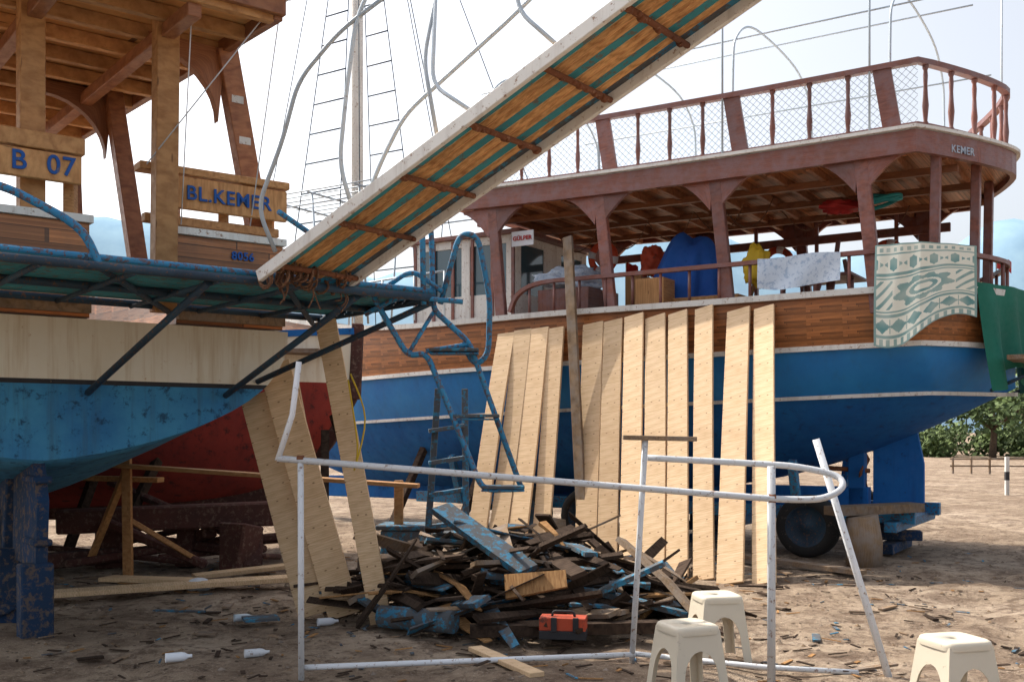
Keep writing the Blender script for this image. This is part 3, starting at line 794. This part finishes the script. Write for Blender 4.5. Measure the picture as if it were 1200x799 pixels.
pf=empty('stern_platform',L2(0,-1.7,2.45))
mb=MB()
a0,a1,b0,b1=-2.3,2.2,-1.72,-.05; Z=2.45
for p,q in (((a0,b0),(a1,b0)),((a0,b1),(a1,b1)),((a0,b0),(a0,b1)),((a1,b0),(a1,b1)),((a0,-.85),(a1,-.85))): mb.sweep([L2(*p,Z),L2(*q,Z)],.028)
for a in [-2.0+.52*i for i in range(9)]: mb.sweep([L2(a,b0,Z-.02),L2(a,b1,Z-.02)],.018)
for a in (-.8,.55,1.6):
    mb.sweep([L2(a,b0+.05,Z-.03),L2(a-.25,-.02,1.78)],.024)
mb.sweep([L2(a1,b0+.05,Z-.03),L2(1.62,-.02,1.9)],.024)
mb.sweep([L2(-.2,b0,Z+.04),L2(.9,b1,Z-.05)],.022); mb.sweep([L2(1.0,b0,Z+.04),L2(2.1,b1,Z-.05)],.022)
mb.sweep([L2(a0,b0+.02,Z+.05),L2(a1,b0+.02,Z+.05)],.022,mi=1)
mb.build('pipe_frame',['dark','bpipe'],pf)
mb=MB()
k=0
while b0+.06+.125*k<b1:
    b=b0+.06+.125*k; mb.beam(L2(a0,b,Z+.035),L2(a1,b,Z+.035),.105,.022,UP,R.choice([0,0,0,0,1])); k+=1
mb.build('deck_slats',['teal','oldwood'],pf,bevel=.003)
mb=MB()
mb.sweep(spl([(-3.5,5.4,2.95),(-2.94,5.7,2.89),(-2.65,5.78,2.77),(-2.46,5.85,2.64),(-2.38,5.9,2.46)],6),.024)
mb.sweep(spl([(-2.94,5.75,2.45),(-2.7,5.7,2.5),(-2.45,5.9,2.47)],4),.022)
mb.sweep([(-1.47,6.45,2.88),(-1.2,6.9,2.72),(-.95,7.1,2.68)],.018)
mb.build('blue_handrail',['bpipe'],pf)

# gangway
gw=empty('boarding_gangway',(-1.55,6.4,2.49))
A=V((-1.55,6.4,2.49)); D=V((2.12,-1.3,1.16)); W=V((.42,.55,0)); Dn=D.normalized(); Ng=Dn.cross(W).normalized()
if Ng.z<0: Ng=-Ng
LEN=4.2
mb=MB()
for o in (0.0,1.0):
    p=A+W*o-Dn*.05; mb.beam(p,p+Dn*LEN,.035,.075,Ng,0,.6)
mb.build('side_rails',['white'],gw,bevel=.004)
mb=MB(); ns=10
for i in range(ns):
    p=A+W*((i+.5)/ns)+Ng*.03; mb.beam(p,p+Dn*LEN,.060,.022,Ng,mi=[0,1,0,0,1,0,0,1,0,2][i],var=R.uniform(.4,1))
mb.build('tread_slats',['slat','teal','scrapblue'],gw,bevel=.002)
mb=MB()
for i in range(9):
    p=A+Dn*(.12+.52*i)-Ng*.02; mb.sweep([p+W*.02,p+W*.98],.018)
for i in range(80):
    p=A+Dn*(.12+.52*R.randrange(9)+R.uniform(-.01,.01))-Ng*.03+W*R.random()*.95; r=R.uniform(.010,.02)
    mb.sweep([p,p+W*.04],r,n=6)
mb.build('rungs',['rust'],gw)
mb=MB()
def ty(x): return 6.4-1.3*(x+1.55)/2.12
for pts in ([(-1.48,2.62),(-1.585,2.89),(-1.42,3.285),(-1.31,3.65),(-1.05,3.94),(-.6,4.26)],
            [(-.98,2.84),(-1.07,3.15),(-1.02,3.56),(-.955,3.99),(-.81,4.3)],
            [(-.93,2.87),(-.82,3.15),(-.66,3.45),(0,4.02),(.4,4.4)]):
    mb.sweep(fil([(x,6.42-(z-2.5)*.12,z) for x,z in pts],.12),.014)
for pts in ([(-.2,3.24),(-.45,3.45),(-.42,4.2)],[(.25,3.5),(.03,3.75),(.0,4.3)],[(-.42,3.15),(-.5,3.6),(-.42,4.0)]):
    mb.sweep(fil([(x,ty(x)+.05,z) for x,z in pts],.1),.012)
mb.build('handrails',['gpipe'],gw)
mb=MB()
for i in range(34):
    c=A+W*R.uniform(0,1.0)+Dn*R.uniform(-.03,.12)+V((0,0,R.uniform(-.05,.02))); r=R.uniform(.03,.055)
    ax=(W.normalized()+V((R.uniform(-.4,.4),R.uniform(-.4,.4),R.uniform(-.3,.3)))).normalized(); u=ax.cross(UP).normalized(); w_=ax.cross(u)
    mb.sweep([c+(u*math.cos(t)+w_*math.sin(t))*r for t in [6.283*k/10 for k in range(10)]],.008,n=5,closed=True)
for i in range(7):
    c=A+W*R.uniform(0,1); mb.sweep(spl([c,c+V((.03,0,-.1)),c+V((R.uniform(-.05,.08),0,-R.uniform(.1,.22)))],4),.005,n=5)
mb.build('rope_lashings',['rope'],gw)

# rigid bent-pipe ladder hung from the platform corner
ld=empty('boarding_ladder',(-.5,7.3,1.0))
mb=MB(); y=7.3
def T(pts,r=.021,rad=.09,yo=0): mb.sweep(fil([(x,y+yo+(p_[0] if p_ else 0),z) for x,z,*p_ in pts],rad),r)
T([(-1.0,2.50),(-.97,2.42),(-.74,2.03),(-.61,2.06),(-.21,1.08),(.07,1.08,.12)])
T([(-.63,2.40),(-.64,2.98),(-.60,3.02,.06),(-.585,2.95,.12),(-.57,2.38,.12),(-.31,2.14,.12),(.07,1.08,.12)],rad=.06)
T([(-.52,2.42),(-.38,2.93),(-.25,2.92),(-.16,2.46),(-.17,2.05),(-.27,1.97),(-.36,2.14)],yo=.12,rad=.1)
T([(-.95,2.5),(-.72,2.66),(-.5,2.5)],.018,yo=.05)
T([(-1.05,2.33),(-.8,2.46),(-.35,2.42)],.018)
T([(-.74,2.05),(-.57,2.36,.12)],.016); T([(-.61,2.07),(-.31,2.13,.12)],.016)
mb.build('side_pipes',['bpipe'],ld)
mb=MB()
for x0,x1,z in ((-.59,-.24,2.08),(-.42,-.09,1.61),(-.22,.09,1.10)):
    for dy in (.0,.06,.12): mb.beam((x0,y+dy,z),(x1,y+dy,z),.045,.022,UP)
    mb.beam((x0,y+.06,z-.025),(x1,y+.06,z-.025),.14,.012,UP,1)
mb.build('steps',['scrapblue','bpipe'],ld,bevel=.003)

# ================================================================= RED BOAT (behind)
O3=V((-2.0,12.9,0)); F3=V((-.98,-.02,0)).normalized(); N3=V((.02,-.98,0)).normalized()
def L3(s,n,z): return O3+F3*s+N3*n+V((0,0,z))
B3=pw([0,1,3,6,9],[.05,.62,1.25,1.4,.4]); zk3=pw([0,.5,1.2,3,6,9],[2.0,1.1,.72,.55,.55,1.2]); zs3=pw([0,3,9],[2.75,2.5,2.5])
def hb3(s,z): return B3(s)*gfun((z-zk3(s))/(zs3(s)-zk3(s)))
rb=empty('red_fishing_boat',O3)
mb=MB(); hull(mb,L3,[0,.12,.25]+[.5+.4*i for i in range(22)],hb3,zk3,[(lambda s:2.1,10,0),(zs3,3,1)])
mb.build('hull',['red','cream'],rb,merge=True)
mb=MB(); mb.beam(L3(.9,0,.62),L3(8,0,.5),.16,.35,UP); mb.sweep([L3(s,0,zk3(s)-.02) for s in (0,.3,.6,1.0,1.5)],.06,.08,4,UP)
mb.beam(L3(-.02,0,1.9),L3(-.06,0,2.85),.14,.14,F3)
mb.build('keel_and_stem',['redcrust'],rb,bevel=.01)
mb=MB(); mb.beam(L3(0.3,0,2.45),L3(8.5,0,2.45),1.6,.05,UP)
mb.sweep([L3(s,B3(s),zs3(s)) for s in (0,.5,1,2,3,4.5,6,8)],.04,.04,4,UP,mi=1)
mb.build('deck',['oldwood','bluelow'],rb)
cr=empty('timber_cradle',(-3.5,11,0))
mb=MB()
mb.beam((-4.9,11.1,.52),(-2.55,11.3,.6),.3,.26,UP)
mb.beam((-2.95,10.9,0),(-2.9,11.0,.5),.26,.24,UP,te=1.4); mb.beam((-2.75,10.85,0),(-2.85,11.3,.35),.2,.2,UP)
mb.beam((-4.4,11.3,0),(-4.4,11.3,.45),.3,.3,UP); mb.beam((-3.6,11.3,0),(-3.6,11.4,.45),.2,.2,UP)
mb.beam((-4.6,11.9,.3),(-2.9,11.0,.2),.12,.1,UP)
mb.beam((-4.8,12.2,.9),(-2.7,11.2,.2),.1,.08,UP)
mb.beam((-5.2,10.6,.12),(-4.3,11.2,.15),.2,.16,UP); mb.beam((-3.9,11.9,.1),(-3.3,11.2,.4),.16,.12,UP)
for i in range(9): mb.beam((R.uniform(-5.2,-2.2),R.uniform(10.6,12),R.uniform(.05,.15)),(R.uniform(-5.2,-2.2),R.uniform(10.6,12),R.uniform(.05,.6)),R.uniform(.06,.14),R.uniform(.05,.1),UP)
mb.build('cradle_beams',['redcrust'],cr,bevel=.02)
for a,b,c in (((-4.6,11.6,0),(-4.2,12.2,1.2),.1),((-2.2,12.0,0),(-2.3,12.6,1.5),.1),((-1.6,12.2,0),(-2.2,12.6,1.7),.08),((-5.2,11.9,0),(-4.9,12.3,1.3),.1)):
    mb=MB(); mb.beam(a,b,c,c,UP); mb.build('prop_post',['darkwood'],bevel=.006)
ts=empty('scaffold_trestle',(-3,10.2,0))
mb=MB()
mb.beam((-3.86,10.3,0),(-3.88,10.3,1.38),.09,.06,V((0,1,0)))
mb.beam((-1.15,10.4,0),(-1.15,10.4,1.0),.09,.06,V((0,1,0)))
mb.beam((-4.15,10.25,1.17),(-.92,10.1,.96),.2,.04,UP,1)
mb.beam((-4.6,10.6,1.02),(-3.6,10.5,1.0),.16,.05,UP,1)
mb.beam((-3.86,10.35,.6),(-3.3,10.9,.1),.06,.05,UP); mb.beam((-3.9,10.35,1.1),(-4.5,10.9,.1),.07,.05,UP)
mb.build('timbers',['newwood','newwood'],ts,bevel=.004)
mb=MB()
for p,q,w_,t_ in (((-1.3,10.5,.25),(-.9,10.45,.25),.4,.5),((-1.35,10.5,.53),(-.85,10.45,.53),.45,.05)): mb.beam(p,q,w_,t_,UP)
mb.build('blue_crate',['scrapblue'],bevel=.01)
mb=MB()
for z in (.3,.6,.9,1.2,1.5): mb.beam((-.78,9.6,z),(-.45,9.65,z+.05),.1,.04,UP)
mb.beam((-.82,9.5,0),(-.7,9.7,1.9),.06,.05,V((0,1,0))); mb.beam((-.42,9.5,0),(-.45,9.75,1.9),.06,.05,V((0,1,0)))
mb.build('old_blue_ladder',['scrapblue'],bevel=.004)

def pl(name,p,q,w_,th=.035,up=V((0,-1,0)),mat='pine',wp=0.0):
    mb=MB(); mb.beam(p,q,w_,th,up,seg=6,warp=wp); return mb.build(name,[mat],bevel=.003)
pl('wooden_plank',(-1.62,8.35,0),(-2.17,8.62,1.80),.24)
pl('wooden_plank',(-1.36,8.32,0),(-1.98,8.52,2.06),.26,wp=.02)
pl('wooden_plank',(-1.50,8.55,0),(-1.90,8.75,1.9),.16)
pl('wooden_plank',(-1.02,8.0,0),(-1.52,8.35,2.40),.17,wp=-.02)
pl('wooden_plank',(-4.6,8.8,.06),(-2.1,9.85,.09),.24,.045,UP)
pl('wooden_plank',(-4.0,10.1,.05),(-3.0,9.7,.08),.22,.04,UP)
pl('wooden_plank',(-3.2,10.3,.04),(-2.1,10.9,.1),.2,.04,UP)
pl('wooden_plank',(2.2,12.1,.1),(3.6,10.5,.05),.15,.05,UP,'oldwood')
pl('timber_offcut',(-.25,6.9,.04),(.15,6.1,.05),.1,.03,UP,'pine')
mb=MB()
mb.sweep(spl([(-1.28,8.0,1.9),(-1.2,7.95,1.4),(-1.22,7.92,1.2),(-1.14,7.95,1.6),(-1.27,8.05,1.95)],5),.007,n=5); mb.build('yellow_rope',['yellow'])

# ================================================================= scrap wood pile
mb=MB(); cx,cy=.1,8.55
def mound(x,y):
    r=((x-cx+.15)/1.5)**2+((y-cy)/1.15)**2
    return max(0,.66*(1-r)) if r<1 else 0
for i in range(400):
    a=R.uniform(0,6.283); rr=math.sqrt(R.random()); x=cx+1.45*rr*math.cos(a); y_=cy+1.15*rr*math.sin(a)
    hz=mound(x,y_); z=hz*(1-R.random()**2.2*.8)+.04
    l=R.choice([.2,.35,.5,.7,.9,1.2])*R.uniform(.8,1.2); yaw=R.gauss(-.45,.85); pit=R.gauss(0,.18)-(x-cx)*.12
    if R.random()<.14: pit+=R.choice([-1,1])*R.uniform(.3,.8)
    d=V((math.cos(yaw)*math.cos(pit),math.sin(yaw)*math.cos(pit),math.sin(pit)))
    c=V((x,y_,z)); p=c-d*l/2;q=c+d*l/2
    if min(p.z,q.z)<.015:
        sh=.02-min(p.z,q.z); p.z+=sh;q.z+=sh
    mi=R.choices([0,1,2,3],[12,2.0,1.3,3.2])[0]
    mb.beam(p,q,R.uniform(.03,.17),R.uniform(.01,.045),V((R.uniform(-.8,.8),R.uniform(-.8,.8),1)),mi,te=R.uniform(.2,1.05),seg=2,warp=R.uniform(-.04,.04))
mb.beam((-.58,8.3,.88),(.12,7.7,.45),.2,.05,V((.3,-.6,1)),3); mb.beam((-.5,8.45,.8),(.3,7.9,.36),.12,.05,V((.3,-.6,1)),3)
mb.beam((-.05,7.55,.35),(.4,7.5,.42),.2,.03,V((0,-.8,.6)),2,te=.7)
mb.beam((-.3,7.3,.08),(1.05,7.35,.1),.12,.08,UP,0)
mb.beam((.2,8.9,.4),(1.5,8.2,.2),.09,.06,UP,0)
mb.beam((.5,7.9,.3),(1.35,7.7,.12),.13,.04,UP,3)
mb.build('scrap_wood_pile',['darkwood','oldwood','splint','scrapblue'],bevel=.002)
mb=MB(); mb.sweep([(-.98,7.7,.11),(-.42,7.4,.12)],.085,n=12); mb.build('blue_pipe_offcut',['scrapblue'])
tb=empty('toolbox',(.35,7.2,0)); mb=MB()
mb.beam((.2,7.2,.16),(.52,7.15,.16),.16,.09,UP,0); mb.beam((.2,7.2,.085),(.52,7.15,.085),.17,.06,UP,1); mb.sweep(fil([(.28,7.18,.2),(.29,7.18,.24),(.43,7.16,.24),(.44,7.16,.2)],.02),.01,mi=1)
mb.beam((.27,7.1,.16),(.31,7.095,.16),.02,.1,UP,1); mb.beam((.42,7.08,.16),(.46,7.075,.16),.02,.1,UP,1)
mb.build('case',['orange','black'],tb,bevel=.01)
for x,y_,m_,r_ in ((-1.75,6.7,'wpipe',.028),(-2.2,6.5,'cloth',.03),(-1.5,7.9,'cloth',.03),(-2.2,8.1,'gpipe',.03)):
    mb=MB(); P=[(0,1),(.02,1),(.10,1),(.12,.85),(.14,.45),(.15,.38),(.165,.4)]
    mb.sweep([(x+t*.9,y_+t*.4,gh(x,y_)+r_+.005) for t,_ in P],r_,n=10,taper=lambda t:P[min(6,int(round(t*6)))][1]); mb.build('plastic_bottle',[m_])
blob('white_paint_tub',(-2.95,9.6,.06),.12,.1,.06,'cloth',None,3)
mb=MB(); mb.beam((-2.1,8.0,.03),(-1.85,8.1,.03),.2,.02,UP); mb.build('blue_board_scrap',['scrapblue'])
blob('old_fender',(-4.05,7.9,.16),.28,.2,.12,'crust',None,9,.5)

# ================================================================= foreground pipe railing
rl_=empty('pipe_railing',(0,6.3,0))
mb=MB(); r=.019
mb.sweep([(-1.42,6.2,1.335),(0,6.15,1.22),(1.45,6.1,1.105)]+spl([(1.6,6.1,1.095),(1.83,6.08,1.10),(1.97,6.12,1.16),(1.96,6.2,1.23),(1.75,6.26,1.28),(1.5,6.3,1.3),(.84,6.35,1.335)],6),.02)
mb.sweep([(1.55,6.12,-.02),(1.55,6.12,1.29)],.025)
mb.sweep([(-1.28,6.22,-.02),(-1.28,6.2,1.335)],r)
mb.sweep([(.78,6.67,-.02),(.84,6.45,1.45)],r)
mb.sweep([(1.87,6.3,1.45),(2.27,6.13,-.02)],.023)
mb.sweep([(-1.3,6.24,.06),(.8,6.66,.05)],.018); mb.sweep([(.8,6.68,.05),(1.55,6.3,.05),(2.1,6.2,.04)],.017)
mb.sweep([(-1.29,6.2,1.92),(-1.33,6.2,1.6),(-1.42,6.2,1.32)],.018)
mb.build('pipes',['wpipe'],rl_)
mb=MB()
for p_,a_ in (((-1.28,6.2,1.33),.024),((1.55,6.11,1.1),.029)):
    mb.sweep([V(p_)+V((-.02,0,0)),V(p_)+V((.02,0,0))],a_,n=8)
mb.build('weld_joints',['rust'],rl_)
mb=MB(); mb.beam((.70,6.45,1.46),(1.16,6.45,1.45),.07,.03,UP); mb.beam((2.2,6.1,.02),(2.32,6.2,.02),.1,.02,UP); mb.build('cap_board',['oldwood'],rl_,bevel=.003)

# ================================================================= plastic stools
def stool(x,y_,rot):
    e=empty('plastic_stool',(x,y_,0)); mb=MB(); H=.43
    Wd=lambda z:.125+.05*(1-z/H)
    zs=[0,.03,.08,.13,.18,.22,.25,.275,.29,.30,.36,.405]
    def o(z):
        w=Wd(z)-.052
        return w if z<.18 else w*math.sqrt(max(0,1-((z-.18)/.12)**2))
    for k in range(4):
        a=rot+k*math.pi/2; rx=V((math.cos(a),math.sin(a),0)); ry=V((-math.sin(a),math.cos(a),0)); c=V((x,y_,0))
        P=lambda t,z:c+rx*t+ry*Wd(z)*1.0+V((0,0,z))
        for za,zb in zip(zs,zs[1:]):
            oa,ob=o(za),o(zb)
            for sg in (1,-1):
                q=[P(sg*Wd(za),za),P(sg*oa,za),P(sg*ob,zb),P(sg*Wd(zb),zb)]
                if sg<0:q.reverse()
                mb.face(q,[(0,0)]*4,0,.5,False)
    mb.build('legs',['plastic'],e,solid=.005,merge=True)
    mb=MB(); n=28
    def ring_(rad,z,p=.35):
        out=[]
        for i in range(n):
            t=6.2832*i/n; cx_=math.copysign(abs(math.cos(t))**p,math.cos(t))*rad; cy_=math.copysign(abs(math.sin(t))**p,math.sin(t))*rad
            out.append(V((x+cx_*math.cos(rot)-cy_*math.sin(rot),y_+cx_*math.sin(rot)+cy_*math.cos(rot),z)))
        return out
    rr=[ring_(.140,.385),ring_(.142,.41),ring_(.137,.425),ring_(.125,.432),ring_(.10,.428),ring_(.095,.426,.6),ring_(.03,.426,1),ring_(.028,.40,1)]
    for A_,B_ in zip(rr,rr[1:]):
        for i in range(n): mb.face([A_[i],A_[(i+1)%n],B_[(i+1)%n],B_[i]],[(0,0)]*4,0,.6,True)
    mb.build('seat',['plastic'],e,merge=True)
stool(.98,5.72,.35); stool(1.35,6.75,.15); stool(2.30,5.32,.25)

# ================================================================= distant things
def tree(name,x,y_,h,rc,seed,nl=2600,trunk=True):
    r_=random.Random(seed); e=empty(name,(x,y_,0)); mb=MB()
    if trunk:
        mb.sweep([(x,y_,-.1),(x+.1,y_,h*.3),(x-.1,y_+.1,h*.6)],h*.05,n=8,taper=lambda t:1-.5*t)
        for k in range(6):
            a=k*1.05; mb.sweep([(x,y_,h*.35),(x+rc*.5*math.cos(a),y_+rc*.5*math.sin(a),h*.6)],h*.02,n=6,taper=lambda t:1-.6*t)
        mb.build('trunk',['bark'],e)
    mb=MB(); lumps=[(V((x+r_.uniform(-1,1)*rc*.8,y_+r_.uniform(-1,1)*rc*.6,h*r_.uniform(.45 if trunk else .15,.85))),rc*r_.uniform(.3,.5),r_.random()) for _ in range(13)]
    for i in range(nl):
        c,rad,vb=r_.choice(lumps); d=V((r_.gauss(0,1),r_.gauss(0,1),r_.gauss(0,.8))).normalized()*rad*r_.random()**.4
        p=c+d; s_=r_.uniform(.11,.24); u=V((r_.uniform(-1,1),r_.uniform(-1,1),r_.uniform(-1,1))).normalized(); w_=u.orthogonal().normalized()
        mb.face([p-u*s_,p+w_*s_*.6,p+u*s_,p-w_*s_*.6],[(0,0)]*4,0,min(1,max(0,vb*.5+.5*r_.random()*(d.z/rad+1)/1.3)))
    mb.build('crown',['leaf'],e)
tree('tree',27.2,58,4.6,3.4,1); tree('tree',33,66,5.0,4.2,2); tree('tree',39,80,5.6,5,5)
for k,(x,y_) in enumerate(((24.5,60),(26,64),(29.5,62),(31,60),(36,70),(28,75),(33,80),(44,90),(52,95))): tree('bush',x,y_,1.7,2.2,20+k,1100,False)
fe=empty('beach_fence',(17,36,0)); mb=MB()
for i in range(16): mb.beam((15.5+i*.6,36-.1*i,0),(15.5+i*.6,36-.1*i,.6),.06,.06,UP)
for z in (.28,.52): mb.beam((15.4,36,z),(25,34.4,z),.03,.05,UP)
mb.build('rails',['oldwood'],fe)
mb=MB(); mb.beam((11.6,24,0),(11.6,24,.9),.08,.08,UP,0); mb.beam((11.6,24,.35),(11.6,24,.55),.085,.085,UP,1); mb.build('marker_post',['white','black'])
mb=MB()
for s,n,z in ((4.9,-1.2,3.7),(2.9,-1.6,3.4),(-.4,-1.2,3.3)):
    p=L1(s,n,z); mb.sweep([p,p+V((0,0,.45))],.008,n=5,mi=1)
    fl=[(0,.45),(.05,.44),(.10,.41),(.15,.41),(.19,.38)]
    for (xa,za),(xb,zb) in zip(fl,fl[1:]):
        mb.plate([p+V((xa,.02*math.sin(xa*30),za)),p+V((xa,.02*math.sin(xa*30),za-.15)),p+V((xb,.02*math.sin(xb*30),zb-.15)),p+V((xb,.02*math.sin(xb*30),zb))],V((0,.004,0)))
mb.build('small_flags',['inkred','white'],boat)

# ================================================================= light, sky, camera
el=math.radians(50); tosun=V((-.80,.60,0)).normalized()*math.cos(el)+V((0,0,math.sin(el)))
w=bpy.data.worlds.new('World'); sc.world=w; w.use_nodes=True; nt=w.node_tree
sky=nt.nodes.new('ShaderNodeTexSky'); sky.sky_type='NISHITA'; sky.sun_disc=False; sky.sun_elevation=el; sky.sun_rotation=math.atan2(tosun.x,tosun.y)
sky.air_density=1.0; sky.dust_density=5.0; sky.ozone_density=1.0
hs=nt.nodes.new('ShaderNodeHueSaturation'); hs.inputs['Saturation'].default_value=.40; hs.inputs['Value'].default_value=1.75   # thin bright haze
nt.links.new(sky.outputs[0],hs.inputs['Color'])
bg=nt.nodes['Background']; bg.inputs[1].default_value=.15; nt.links.new(hs.outputs[0],bg.inputs[0])
sl=bpy.data.lights.new('sun','SUN'); sl.energy=5; sl.angle=math.radians(.5); sl.color=(1,.92,.79)
so=bpy.data.objects.new('sun',sl); sc.collection.objects.link(so); so.rotation_euler=tosun.to_track_quat('Z','Y').to_euler(); so.location=(5,5,20)
cam=bpy.data.cameras.new('camera'); co=bpy.data.objects.new('camera',cam); sc.collection.objects.link(co)
co.location=(0,0,1.5); co.rotation_euler=(math.radians(90),0,0); cam.sensor_width=36; cam.lens=36; cam.shift_y=(505-399.5)/1200
cam.clip_end=3000; sc.camera=co
sc.view_settings.view_transform='Standard'; sc.view_settings.look='None'; sc.view_settings.exposure=0
